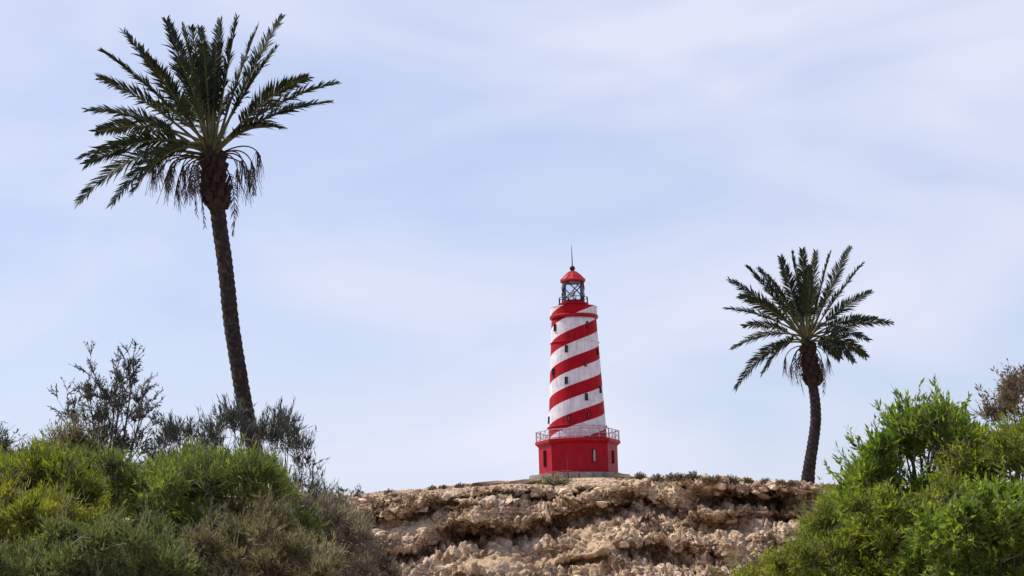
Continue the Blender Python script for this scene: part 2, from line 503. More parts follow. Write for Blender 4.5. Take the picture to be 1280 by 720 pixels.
# masks of bare sand, from where the photograph shows it
ppx, ppy = project(pp)
def blob(cx, cy, rx, ry):
    return np.exp(-(((ppx - cx) / rx) ** 2 + ((ppy - cy) / ry) ** 2))
sand = np.clip(blob(625, 708, 48, 16) + blob(742, 690, 26, 18) + blob(530, 662, 45, 9) + blob(770, 612, 60, 6) * 0.7 + blob(690, 705, 30, 10) * 0.6 + blob(930, 672, 18, 8) * 0.7, 0, 1)
sand = np.clip(sand * (1.05 + 0.8 * fbm(pp * 2.2, 3, 77)), 0, 1)
rocky = 1 - 0.8 * sand
big = fbm(pp * 0.32, 3, 3)
disp = cliff * rocky * (0.45 * big + 0.40 * (wid - 0.5) + 0.28 * np.clip((w2 - w1) * 2.2, 0, 1) + 0.28 * (vid - 0.5) + 0.24 * np.clip((v2 - v1) * 2.5, 0, 1) + 0.11 * np.clip((u2 - u1) * 2.5, 0, 1) + 0.14 * (uid - 0.5))
disp += cliff * sand * 0.16
disp += slope * (0.07 * big + 0.10 * (vid - 0.5) + 0.07 * np.clip((v2 - v1) * 2, 0, 1) + 0.05 * (uid - 0.5) + 0.03 * fbm(pp * 4, 3, 8))
pn = pp + nn * disp[:, None]
# beds of rock standing proud, hollows worn in under them
hz = pp[:, 2] + 0.55 * fbm(pp * np.array([0.4, 0.3, 0.3]), 4, 55)
bed = np.abs(((hz * 0.95) % 1.0) - 0.5) * 2
bed = sstep(0.42, 0.58, bed)
outward = cliff * rocky * (bed * 0.6 * (0.5 + 1.1 * fbm(pp * 0.5 + 31, 2, 56)))
# broad shelves with worn undercuts: (centre x, y, half length, half height, rise of the shelf per pixel)
hollow = 0; lipo = 0
wob = 7 * fbm(pp * np.array([0.6, 0.1, 0.1]), 3, 93)
SHELF = ((605, 680, 58, 12, -0.03, 1.7), (722, 657, 66, 9, -0.22, 1.3), (940, 630, 84, 10, 0.04, 1.9), (902, 662, 34, 13, 0.1, 1.2), (690, 628, 60, 7, -0.1, 0.8),
                                        (590, 634, 60, 8, -0.12, 1.0), (820, 640, 46, 8, 0.12, 1.0), (845, 700, 66, 10, 0.05, 1.1), (505, 650, 44, 7, -0.2, 0.9), (985, 652, 44, 8, 0.0, 1.3), (500, 695, 50, 9, -0.1, 0.9), (730, 712, 40, 7, -0.1, 0.8), (1000, 690, 40, 9, 0.1, 0.8))
for cx_, cy_, rx_, ry_, tilt_, st_ in SHELF:
    yy = ppy - cy_ - tilt_ * (ppx - cx_) - wob
    ex = np.exp(-((ppx - cx_) / rx_) ** 4)
    hollow = hollow + st_ * ex * np.exp(-(np.maximum(yy, 0) / (ry_ * 1.3)) ** 2) * sstep(-ry_ * 1.15, -ry_ * 0.55, yy)
    lipo = lipo + 0.55 * ex * np.exp(-((yy + ry_ * 1.9) / (ry_ * 0.9)) ** 2)
hollow = np.clip(hollow, 0, 2.6) * cliff
lipo = np.clip(lipo, 0, 0.8) * cliff
pn[:, 1] -= outward + lipo - hollow * (1.5 + 0.4 * fbm(pp * 1.5, 3, 91))
flat = flat.copy(); flat[near] = pn
tone = np.zeros(len(flat)); tone[near] = sand * np.clip(cliff + slope, 0, 1)
# the ground away from the cliff is loose dry earth
tone[kf < 3.6] = 0.8; tone[kf > 8.4] = 0.6
# level stand for the lighthouse
LH = at(723.5, 594.5, 151.0)
d = np.hypot(flat[:, 0] - LH.x, flat[:, 1] - LH.y)
w = (1 - sstep(2.6, 4.6, d)) * (kf > 7.6)
flat[:, 2] = flat[:, 2] * (1 - w) + (LH.z - 0.36) * w
ii = (np.arange(ny - 1)[:, None] * nx + np.arange(nx - 1)[None]).ravel()
FQ = np.stack([ii, ii + 1, ii + nx + 1, ii + nx], -1)
hill = obj_np('rocky_hillside', flat, [FQ], MAT['rock'], None, tone)
tag(hill, 'eroded tan and brown rocky hillside under the lighthouse', 'hillside', kind='structure')

# searchable copy of the near slope
sel = ((GK[:-1, :-1] > 2.0) & (GK[:-1, :-1] < 9.3) & (np.abs(GX[:-1, :-1]) < 60)).ravel()
BVH = BVHTree.FromPolygons([Vector(p) for p in flat], FQ[sel].tolist())
def ground_z(x, y):
    h = BVH.ray_cast(Vector((x, y, 60)), Vector((0, 0, -1)))
    return h[0].z if h[0] is not None else 0.0
def on_slope(px, py):
    for dy in range(0, 40, 2):
        d = ray(px, py + dy).normalized()
        h = BVH.ray_cast(CAM + d * 60, d)
        if h[0] is not None: return h[0], h[1]
    return None, None

SANDY = ((625, 708, 48, 16), (742, 690, 26, 18), (530, 662, 45, 9), (690, 705, 30, 10))
def bare(px, py, r):
    """no loose stones inside the undercuts, few on bare sand"""
    for cx_, cy_, rx_, ry_, tilt_, st_ in SHELF:
        if abs(px - cx_) < rx_ and -ry_ < py - cy_ - tilt_ * (px - cx_) < ry_ * 0.9: return True
    for cx_, cy_, rx_, ry_ in SANDY:
        if ((px - cx_) / rx_) ** 2 + ((py - cy_) / ry_) ** 2 < 1 and r.random() < 0.85: return True
    return False
# ------------------------------------------------------------------ stones on the slope
def rock_mesh(name, mat, seed, npts=13, squash=0.7):
    import bmesh
    r = random.Random(seed)
    bm = bmesh.new()
    for _ in range(npts):
        v = Vector((r.gauss(0, 1), r.gauss(0, 1), r.gauss(0, 1))).normalized() * r.uniform(0.8, 1.0)
        bm.verts.new((v.x * 0.5, v.y * 0.5 * r.uniform(0.75, 1), v.z * 0.5 * squash))
    bmesh.ops.convex_hull(bm, input=bm.verts)
    for v in [v for v in bm.verts if not v.link_faces]: bm.verts.remove(v)
    bmesh.ops.recalc_face_normals(bm, faces=bm.faces)
    me = bpy.data.meshes.new(name); bm.to_mesh(me); bm.free()
    me.materials.append(mat)
    return me
ROCKS = [rock_mesh('stone', MAT['stone'] if i % 3 else MAT['stone_dark'], 100 + i, 12 + i % 4, 0.55 + 0.05 * (i % 5)) for i in range(14)]
r = random.Random(5)
cnt = 0
while cnt < 290:
    px = r.uniform(440, 1035); py = r.uniform(603, 722)
    if bare(px, py, r): continue
    h, n = on_slope(px, py)
    if h is None or h.y > 147.2 or h.y < 118: continue
    if h.y > 132 and r.random() < 0.75: continue
    s = r.choice((0.3, 0.36, 0.42, 0.5, 0.6, 0.75)) * r.uniform(0.8, 1.15)
    if h.y > 132: s *= 0.7
    o = bpy.data.objects.new('stone', r.choice(ROCKS)); link(o, hill)
    o.location = h - Vector((0, 0, 1)) * 0.12 * s + n * 0.02
    o.scale = (s * r.uniform(0.8, 1.35), s, s * r.uniform(0.7, 1.0))
    o.rotation_euler = (r.uniform(-0.35, 0.35), r.uniform(-0.35, 0.35), r.uniform(0, 6.28))
    cnt += 1
# fine rubble, too small to pick apart
rv, rf = [], []
base_rocks = []
for me in ROCKS[:8]:
    v = np.array([x.co for x in me.vertices]); f = np.array([list(p.vertices) for p in me.polygons if len(p.vertices) == 3])
    base_rocks.append((v, f))
off = 0
for k in range(5200):
    px = r.uniform(430, 1050); py = r.uniform(600, 724)
    if bare(px, py, r): continue
    d_ = ray(px, py).normalized(); hh = BVH.ray_cast(CAM + d_ * 60, d_)
    if hh[0] is None or hh[0].y > 147.4: continue
    s = r.uniform(0.06, 0.2) * r.uniform(0.6, 1.1)
    v, f = base_rocks[k % 8]
    a = r.uniform(0, 6.28); ca, sa = math.cos(a), math.sin(a)
    vv = v * s * np.array([r.uniform(0.8, 1.5), 1, r.uniform(0.7, 1.1)])
    vv = np.stack([vv[:, 0] * ca - vv[:, 1] * sa, vv[:, 0] * sa + vv[:, 1] * ca, vv[:, 2]], -1) + np.array(hh[0]) - np.array([0, 0, s * 0.05])
    rv.append(vv); rf.append(f + off); off += len(v)
rub = obj_np('rubble', np.concatenate(rv), [np.concatenate(rf)], MAT['stone'], hill)
tag(rub, kind='stuff')

# ------------------------------------------------------------------ lighthouse
lh = empty('lighthouse', LH, 'tall red and white spiral striped lighthouse with red base and glazed lantern on the ridge', 'lighthouse')
A0 = math.radians(2.0)
RB = 2.06
def pt(r_, a, z):
    return Vector((r_ * math.sin(a), -r_ * math.cos(a), z))
b = MB(); b.lathe([(RB + 0.03, 0.0), (RB + 0.03, 0.10), (RB, 0.13), (RB, 1.5), (RB + 0.05, 1.53), (RB + 0.05, 1.575)], 8, A0)
basep = b.build('base', MAT['red'], lh)
b = MB(); b.lathe([(RB + 0.09, 1.578), (RB + 0.17, 1.64), (RB + 0.17, 1.77), (RB + 0.12, 1.80)], 8, A0)
b.build('gallery_deck', MAT['red'], lh)
def r_tower(h):
    return 1.54 + (1.18 - 1.54) * (h - 1.8) / 6.4
b = MB(); b.lathe([(r_tower(1.8 + 6.4 * i / 40), 1.803 + 6.395 * i / 40) for i in range(41)], 96)
b.build('tower', MAT['stripe'], lh, True)
for z0, ex, hh in ((2.46, 0.075, 0.11), (6.9, 0.05, 0.09)):
    b = MB(); R0 = r_tower(z0)
    b.lathe([(R0 - 0.02, z0), (R0 + ex, z0 + 0.03), (R0 + ex, z0 + hh - 0.03), (R0 - 0.02, z0 + hh)], 96, cap=False)
    b.build('string_course', MAT['stripe'], lh)
# upper gallery
b = MB(); b.lathe([(1.13, 8.2), (1.26, 8.24), (1.28, 8.30), (1.28, 8.37), (1.25, 8.40)], 72)
b.build('upper_gallery_deck', MAT['red'], lh)
b = MB(); b.lathe([(1.225, 8.403), (1.225, 8.80), (1.245, 8.81), (1.245, 8.85), (1.165, 8.85), (1.165, 8.403)], 72, cap=False)
b.build('upper_parapet', MAT['stripe'], lh)
b = MB(); b.lathe([(0.74, 8.403), (0.66, 8.55), (0.62, 8.72), (0.64, 8.84), (0.78, 8.95), (0.80, 8.98), (0.80, 9.05), (0.76, 9.06)], 64)
b.build('watch_room', MAT['red'], lh, False)
# lantern gallery railing
b = MB(); n = 40
for zz in (9.36,):
    b.tube([pt(0.76, 2 * PI * k / n, zz) for k in range(n + 1)], 0.018, 5, False)
lr = b.build('lantern_railing', MAT['black_red'], lh)
for k in range(12):
    a = 2 * PI * (k + 0.3) / 12
    b = MB(); b.tube([pt(0.76, a, 9.055), pt(0.76, a, 9.37)], 0.022, 5); b.build('post', MAT['black_red'], lr)
# lantern
b = MB(); b.lathe([(0.60, 9.062), (0.60, 9.14), (0.585, 9.15)], 48); b.build('lantern_sill', MAT['red'], lh)
Z0, Z1 = 9.14, 10.20
gm, gnt, gb = new_mat('lantern_glass')
gt = gnt.nodes.new('ShaderNodeBsdfTransparent'); gt.inputs[0].default_value = (0.86, 0.9, 0.93, 1)
gg = gnt.nodes.new('ShaderNodeBsdfGlossy'); gg.inputs['Roughness'].default_value = 0.06; gg.inputs[0].default_value = (0.9, 0.93, 1, 1)
gx = gnt.nodes.new('ShaderNodeMixShader'); fr = gnt.nodes.new('ShaderNodeFresnel'); fr.inputs[0].default_value = 1.5
gnt.links.new(fr.outputs[0], gx.inputs[0]); gnt.links.new(gt.outputs[0], gx.inputs[1]); gnt.links.new(gg.outputs[0], gx.inputs[2])
gnt.links.new(gx.outputs[0], gnt.nodes['Material Output'].inputs['Surface'])
b = MB(); b.lathe([(0.565, Z0), (0.565, Z1)], 48, cap=False); b.build('lantern_glass', gm, lh, True)
lf = MB(); lf.lathe([(0.57, Z1 - 0.05), (0.60, Z1 - 0.05), (0.60, Z1), (0.57, Z1)], 48, cap=False)
frame = lf.build('lantern_frame', MAT['dark_metal'], lh)
lf = MB(); lf.lathe([(0.57, Z0 + 0.012), (0.595, Z0 + 0.012), (0.595, Z0 + 0.06), (0.57, Z0 + 0.06)], 48, cap=False)
lf.build('lower_ring', MAT['dark_metal'], frame)
NB = 4
for s in (-1, 1):
    for k in range(NB):
        a = 2 * PI * (k + 0.2) / NB
        b = MB(); b.tube([pt(0.585, a + s * 0.98 * (t / 8 - 0.5) * 1.9, Z0 + (Z1 - Z0) * t / 8) for t in range(9)], 0.03, 5)
        b.build('glazing_bar', MAT['dark_metal'], frame)
b = MB(); b.lathe([(0.10, 9.152), (0.10, 9.25), (0.04, 9.28), (0.04, 9.45), (0.10, 9.5), (0.13, 9.6), (0.10, 9.72), (0.04, 9.76)], 20)
b.build('lens', MAT['pale_pane'], lh, True)
b = MB(); b.lathe([(0.655, 10.203), (0.69, 10.23), (0.69, 10.30), (0.60, 10.36), (0.46, 10.52), (0.30, 10.66), (0.17, 10.76), (0.10, 10.79)], 10, A0)
rf_ = b.build('lantern_roof', MAT['roof_red'], lh)
for k in range(10):
    a = A0 + 2 * PI * k / 10
    b = MB(); b.tube([pt(0.69, a, 10.305), pt(0.60, a, 10.365), pt(0.46, a, 10.525), pt(0.30, a, 10.665), pt(0.17, a, 10.765)], 0.018, 5)
    b.build('rib', MAT['roof_red'], rf_)
b = MB(); b.lathe([(0.07, 10.76), (0.06, 10.80), (0.11, 10.83), (0.145, 10.90), (0.145, 10.96), (0.10, 11.04), (0.04, 11.07)], 20)
b.build('ventilator_ball', MAT['black_red'], lh, True)
b = MB(); b.tube([(0, 0, 11.05), (0.0, 0, 11.5), (-0.012, 0, 12.15)], [0.032, 0.025, 0.012], 6); b.build('lightning_rod', MAT['dark_metal'], lh)
# lower gallery railing
RR = RB + 0.10
verts8 = [pt(RR, A0 + 2 * PI * k / 8, 0) for k in range(9)]
b = MB()
for zz, rr in ((2.29, 0.022), (2.05, 0.010), (1.87, 0.012)):
    for k in range(8):
        b.tube([verts8[k] + Vector((0, 0, zz)), verts8[k + 1] + Vector((0, 0, zz))], rr, 5)
rail = b.build('gallery_railing', MAT['rail'], lh)
for k in range(8):
    for t in (0.0, 0.33, 0.67):
        p = verts8[k].lerp(verts8[k + 1], t)
        b = MB(); b.tube([p + Vector((0, 0, 1.79)), p + Vector((0, 0, 2.31))], 0.03 if t == 0 else 0.018, 5); b.build('post', MAT['rail'], rail)
        p2 = verts8[k].lerp(verts8[k + 1], t + 0.33)
        b = MB(); b.tube([p + Vector((0, 0, 1.87)), p2 + Vector((0, 0, 2.29))], 0.008, 4); b.tube([p + Vector((0, 0, 2.29)), p2 + Vector((0, 0, 1.87))], 0.008, 4)
        b.build('brace', MAT['rail'], rail)
# windows: frame of four bars standing proud, pane set inside, small hood
def lh_window(r_, a, z, wdt, hgt, fmat, pmat, slope_in=0.0):
    u = Vector((math.cos(a), math.sin(a), 0)); nrm = Vector((math.sin(a), -math.cos(a), 0))
    c0 = nrm * r_ + Vector((0, 0, z))
    def slab(mb, x0, x1, z0, z1, d0, d1):
        v = []
        for dd in (d0, d1):
            for x, zz in ((x0, z0), (x1, z0), (x1, z1), (x0, z1)):
                v.append(c0 + u * x + Vector((0, 0, zz)) + nrm * (dd - slope_in * zz))
        mb.add(v, [(3, 2, 1, 0), (4, 5, 6, 7), (0, 1, 5, 4), (1, 2, 6, 5), (2, 3, 7, 6), (3, 0, 4, 7)])
    t = 0.022; hw, hh_ = wdt / 2, hgt / 2
    mb = MB(); slab(mb, -hw, hw, -hh_, hh_, -0.05, 0.008)
    win = mb.build('window', pmat, lh)
    for nm, q in (('jamb', (-hw - t, -hw, -hh_, hh_)), ('jamb', (hw, hw + t, -hh_, hh_)), ('head', (-hw - t, hw + t, hh_, hh_ + t)), ('sill', (-hw - t - 0.02, hw + t + 0.02, -hh_ - t, -hh_))):
        mb = MB(); slab(mb, *q, -0.05, 0.06 if nm != 'sill' else 0.085); mb.build(nm, fmat, win)
    mb = MB(); slab(mb, -0.008, 0.008, -hh_, hh_, 0.0, 0.018); mb.build('mullion', fmat, win)
for ang, z, style in ((-56, 7.72, 0), (33, 7.80, 1), (-21, 6.52, 0), (22, 5.72, 1), (-22, 4.86, 0), (20, 3.96, 0), (22, 3.02, 1), (-17, 2.86, 1), (-80, 2.92, 0), (-60, 5.4, 0), (62, 4.4, 0), (64, 6.4, 1)):
    lh_window(r_tower(z), math.radians(ang), z, 0.11 if style == 0 else 0.06, 0.32 if style == 0 else 0.28, MAT['dark_metal'] if style == 0 else MAT['black_red'], MAT['dark_pane'] if style == 0 else MAT['pale_pane'], 0.056)
ap = RB * math.cos(PI / 8)
lh_window(ap, A0 + PI / 8, 0.86, 0.13, 0.62, MAT['black_red'], MAT['pale_pane'])
lh_window(ap, A0 - 3 * PI / 8, 0.86, 0.16, 0.80, MAT['black_red'], MAT['dark_pane'])
lh_window(ap, A0 + 3 * PI / 8, 0.86, 0.13, 0.62, MAT['black_red'], MAT['dark_pane'])

# plinth of stone blocks round the lighthouse foot
pl = empty('stone_plinth', LH + Vector((0, 0, -0.36)), 'low grey stone plinth of laid blocks under the red lighthouse base', 'plinth')
b = MB(); b.lathe([(2.32, 0.0), (2.32, 0.352)], 24, A0); b.build('footing', MAT['plinth'], pl)
rr_ = random.Random(3)
a = -2.2
while a < 2.2:
    da = rr_.uniform(0.20, 0.42)
    if not (0.27 < a + da / 2 < 0.55):
        hgt = 0.36 + rr_.uniform(-0.06, 0.0) - (0.05 if a > 0.4 else 0)
        b = MB(); v = []
        ri, ro = 2.335, 2.62 + rr_.uniform(-0.03, 0.09)
        for zz in (-0.12, hgt):
            for q_ in range(4):
                aa = a + 0.012 + (da - 0.024) * q_ / 3
                v.append(pt(ri, aa, zz)); v.append(pt(ro - (0.03 if zz > 0 else 0), aa, zz))
        fcs = []
        for q_ in range(3):
            i0 = q_ * 2; j0 = 8 + i0
            fcs += [(i0, i0 + 2, i0 + 3, i0 + 1), (j0, j0 + 1, j0 + 3, j0 + 2), (i0 + 1, i0 + 3, j0 + 3, j0 + 1), (i0, j0, j0 + 2, i0 + 2)]
        fcs += [(0, 1, 9, 8), (6, 14, 15, 7)]
        b.add(v, fcs); b.build('block', MAT['plinth'], pl)
    a += da
# flat slabs lying on the slope left of the lighthouse, and dark ones right of it
def slab_rock(px, py, w_, d_, h_, seed, mat, label, tilt=0.05):
    hp, n_ = on_slope(px, py)
    me = rock_mesh('flat_rock', mat, seed, 22, 1.0)
    o = bpy.data.objects.new('flat_rock', me); link(o)
    o.scale = (w_, d_, h_); o.location = Vector((hp.x, hp.y, hp.z + h_ * 0.15)); o.rotation_euler = (0, tilt, 0.1)
    tag(o, label, 'rock', 'flat rocks by the lighthouse')
slab_rock(610, 606.5, 2.4, 1.0, 0.34, 31, MAT['stone_dark'], 'long dark flat rock on the ridge, farthest left of the lighthouse', -0.07)
slab_rock(655, 604.5, 2.0, 0.9, 0.36, 32, MAT['stone_dark'], 'long brown rock lying just left of the lighthouse plinth', -0.06)
slab_rock(781, 597, 1.5, 0.8, 0.28, 33, MAT['stone_dark'], 'small dark flat rock touching the right end of the plinth', 0.06)

# ------------------------------------------------------------------ leaves and shrubs
def unit(v): return v / (np.linalg.norm(v, axis=-1, keepdims=True) + 1e-9)
def blades(Pb, D, Ln, Wd, tone_, rng, kink=0.12):
    """thin folded leaf: 4 corners, two triangles"""
    n = len(Pb)
    S = unit(np.cross(D, rng.normal(size=(n, 3))))
    U = unit(np.cross(S, D))
    Ln = Ln[:, None]; Wd = Wd[:, None]
    m = Pb + D * Ln * 0.42 + U * Ln * kink * 0.4
    V = np.stack([Pb, m - S * Wd * 0.5, Pb + D * Ln - U * Ln * kink, m + S * Wd * 0.5], 1).reshape(-1, 3)
    i = np.arange(n)[:, None] * 4
    return V, np.concatenate([i + np.array([[0, 1, 3]]), i + np.array([[1, 2, 3]])]), np.repeat(tone_, 4)
def tri_tubes(A, B, r0, r1):
    """many straight three-sided twigs"""
    n = len(A); D = unit(B - A)
    S = unit(np.cross(D, np.array([0.3, 0.8, 0.52]))); U = np.cross(D, S)
    V = []
    for P_, r_ in ((A, r0), (B, r1)):
        for k in range(3):
            q_ = 2 * PI * k / 3
            V.append(P_ + (S * math.cos(q_) + U * math.sin(q_)) * np.reshape(r_, (-1, 1)))
    V = np.stack(V, 1).reshape(-1, 3)
    i = np.arange(n)[:, None] * 6
    Fq = np.concatenate([i + np.array([[k, (k + 1) % 3, 3 + (k + 1) % 3, 3 + k]]) for k in range(3)])
    return V, Fq

def shrub(name, label, cat, mat, top, bottom_py, Yr, n_lobes, lobe_r, twigs, leaves, leaf_l, leaf_w, seed,
          up=0.5, base_px=None, group=None, stem_mat='dry_stem', stem_r=0.05, straight=0.35, inner=0.25, show_stems=1.0, shoots=70, shoot_len=0.55, lean=0.0, rag=14):
    """a shrub whose crown fills the region below a traced top outline, with real depth"""
    rng = np.random.default_rng(seed)
    tx = np.array([p[0] for p in top], float); ty = np.array([p[1] for p in top], float)
    Ym = (Yr[0] + Yr[1]) / 2; ppm = F / Ym
    # lobe centres: denser at the outline
    cx = rng.uniform(tx[0], tx[-1], n_lobes)
    no = n_lobes * 2 // 5                                    # an unbroken row of lobes along the outline
    cx[:no] = np.linspace(tx[0], tx[-1], no) + rng.normal(size=no) * 7
    rad = lobe_r * rng.uniform(0.7, 1.25, n_lobes)
    tt = np.interp(cx, tx, ty) + rad * ppm * 0.85 + np.abs(rng.normal(size=n_lobes)) * rag
    cy = tt + np.maximum(bottom_py - tt, 0) * np.where(np.arange(n_lobes) < no, 0.12 * rng.uniform(0, 1, n_lobes), rng.uniform(0, 1, n_lobes))
    cY = rng.uniform(Yr[0], Yr[1], n_lobes)
    C = at_np(cx, cy, cY)
    bx = base_px if base_px is not None else (tx[0] + tx[-1]) / 2
    g = at(bx, 720, Ym); gz = ground_z(g.x, g.y)
    root = empty(name, (g.x, g.y, gz), label, cat, group)
    O = np.array([g.x, g.y, gz])
    cen = C.mean(0)
    # twigs
    li = np.concatenate([np.repeat(np.arange(n_lobes), twigs), rng.integers(0, no, shoots)])
    nt_ = len(li); sh = np.arange(nt_) >= n_lobes * twigs      # long loose shoots above the outline
    D = rng.normal(size=(nt_, 3)); D[:, 2] = D[:, 2] + up * 1.2
    D = unit(D + unit(C[li] - cen) * 0.35)
    A = C[li] + rng.normal(size=(nt_, 3)) * rad[li][:, None] * inner
    Lt = rad[li] * rng.uniform(0.55, 1.25, nt_)
    Lt[sh] = (rad[li] * 0.6 + shoot_len * rng.uniform(0.3, 1.2, nt_))[sh]
    D[sh] = unit(rng.normal(size=(sh.sum(), 3)) * 0.42 + np.array([lean, 0, 1.0]))
    Bp = A + D * Lt[:, None]
    # leaves on twigs
    ti = np.concatenate([np.repeat(np.arange(nt_), leaves), np.repeat(np.nonzero(sh)[0], leaves)])
    nl = len(ti)
    t = rng.uniform(0.15, 1.0, nl)
    Pl = A[ti] + D[ti] * (Lt[ti] * t)[:, None] + rng.normal(size=(nl, 3)) * 0.015
    Dl = unit(D[ti] * straight * 2 + rng.normal(size=(nl, 3)) * (1 - straight) + np.array([0, 0, up * 0.3]))
    dens = np.where(rng.uniform(0, 1, n_lobes) < 0.3, 0.35, 1.0)          # some sprays are half bare
    keep = rng.uniform(0, 1, nl) < dens[li][ti]
    ti = ti[keep]; Pl = Pl[keep]; Dl = Dl[keep]; nl = len(ti)
    Ln = leaf_l * rng.uniform(0.45, 1.7, nl); Wd = leaf_w * rng.uniform(0.6, 1.6, nl)
    tn = np.clip(0.65 * rng.uniform(0, 1, n_lobes)[li][ti] + 0.35 * rng.uniform(0, 1, nl), 0, 1)
    V, Ft, T = blades(Pl, Dl, Ln, Wd, tn, rng)
    obj_np('foliage', V - O, [Ft], MAT[mat], root, T)
    V, Fq = tri_tubes(A, Bp, np.full(nt_, 0.008), np.full(nt_, 0.003))
    tag(obj_np('twigs', V - O, [Fq], MAT[stem_mat], root), kind='stuff')
    nd = n_lobes                                             # bare dead twigs sticking out
    dj = rng.integers(0, n_lobes, nd)
    dA = C[dj] + rng.normal(size=(nd, 3)) * rad[dj][:, None] * 0.4
    dD = unit(rng.normal(size=(nd, 3)) * 0.7 + np.array([0, -0.35, 0.9]))
    dB = dA + dD * rng.uniform(0.4, 0.85, nd)[:, None]
    fA = dA + (dB - dA) * 0.5; fB = fA + unit(dD + rng.normal(size=(nd, 3)) * 0.5) * 0.3
    V, Fq = tri_tubes(np.concatenate([dA, fA]), np.concatenate([dB, fB]), np.r_[np.full(nd, 0.013), np.full(nd, 0.008)], np.full(nd * 2, 0.004))
    tag(obj_np('dead_twigs', V - O, [Fq], MAT['grey_twig'], root), kind='stuff')
    # main stems: from the foot to clusters of lobes
    b = MB()
    k = max(3, int(n_lobes * 0.35 * show_stems))
    for j in rng.permutation(n_lobes)[:k]:
        e = C[j] - O; s0 = np.array([rng.normal() * 0.15, rng.normal() * 0.15, -0.1])
        m1 = s0 + (e - s0) * 0.4 + np.array([rng.normal() * 0.15, rng.normal() * 0.15, 0.25])
        m2 = s0 + (e - s0) * 0.75 + np.array([rng.normal() * 0.1, rng.normal() * 0.1, 0.2])
        b.tube([s0, m1, m2, e], [stem_r, stem_r * 0.7, stem_r * 0.45, stem_r * 0.2], 5)
    b.build('stems', MAT[stem_mat], root)
    return root

def branch_tree(name, label, cat, leafmat, base, tips, seed, trunk_r, levels=3, leaf_l=0.14, leaf_w=0.035, leaves=7, group=None, spread=0.55, sub=4, twig_len=0.55, reach=1.0):
    """open branching small tree: limbs run to given points, then divide"""
    rng = np.random.default_rng(seed); rd = random.Random(seed)
    base = Vector(base)
    root = empty(name, base, label, cat, group)
    b = MB(); segs = []
    fork = None
    for tip in tips:
        e = Vector(tip) - base
        pts = [Vector((rd.gauss(0, 0.05), rd.gauss(0, 0.05), -0.2))]
        for t in (0.25, 0.5, 0.75, 1.0):
            w_ = e * t; w_.x = e.x * t ** 1.5; w_.y = e.y * t ** 1.5
            pts.append(w_ + Vector((rd.gauss(0, 0.06), rd.gauss(0, 0.06), 0)) * (1 if t < 1 else 0))
        rads = [trunk_r, trunk_r * 0.85, trunk_r * 0.62, trunk_r * 0.4, trunk_r * 0.15]
        b.tube(pts, rads, 6)
        for i in range(1, 4):
            for j in range(sub):
                f_ = rd.random(); p = pts[i].lerp(pts[i + 1], f_)
                segs.append((p, (pts[i + 1] - pts[i]).normalized(), reach * rd.uniform(0.45, 0.85), rads[i] * 0.45, 1))
        segs.append((pts[-1], (pts[-1] - pts[-2]).normalized(), reach * 0.3, rads[-1], 1))
    A, B_ = [], []
    while segs:
        p, d, ln, r_, lv = segs.pop()
        nd = (d + Vector((rd.gauss(0, spread), rd.gauss(0, spread), rd.gauss(0.15, spread * 0.7)))).normalized()
        mid = p + nd * ln * 0.5; nd2 = (nd + Vector((rd.gauss(0, 0.2), rd.gauss(0, 0.2), 0.25))).normalized()
        end = mid + nd2 * ln * 0.5
        if lv < levels:
            b.tube([p, mid, end], [r_, r_ * 0.75, r_ * 0.45], 4)
            for j in range(sub):
                segs.append((mid.lerp(end, rd.random()), nd2, ln * rd.uniform(0.45, 0.8), max(r_ * 0.45, 0.006), lv + 1))
        else:
            A.append(tuple(p)); B_.append(tuple(p + nd * min(ln, twig_len)))
    b.build('trunk', MAT['dry_stem'], root)
    A = np.array(A); B_ = np.array(B_)
    V, Fq = tri_tubes(A, B_, np.full(len(A), 0.012), np.full(len(A), 0.004))
    tag(obj_np('twigs', V, [Fq], MAT['dry_stem'], root), kind='stuff')
    ti = np.repeat(np.arange(len(A)), leaves); nl = len(ti)
    t = rng.uniform(0.1, 1.05, nl)[:, None]
    Pl = A[ti] * (1 - t) + B_[ti] * t
    Dl = unit(unit(B_ - A)[ti] + rng.normal(size=(nl, 3)) * 0.55)
    V, Ft, T = blades(Pl, Dl, leaf_l * rng.uniform(0.6, 1.3, nl), leaf_w * rng.uniform(0.7, 1.3, nl), rng.uniform(0, 1, nl), rng)
    obj_np('crown', V, [Ft], MAT[leafmat], root, T)
    return root

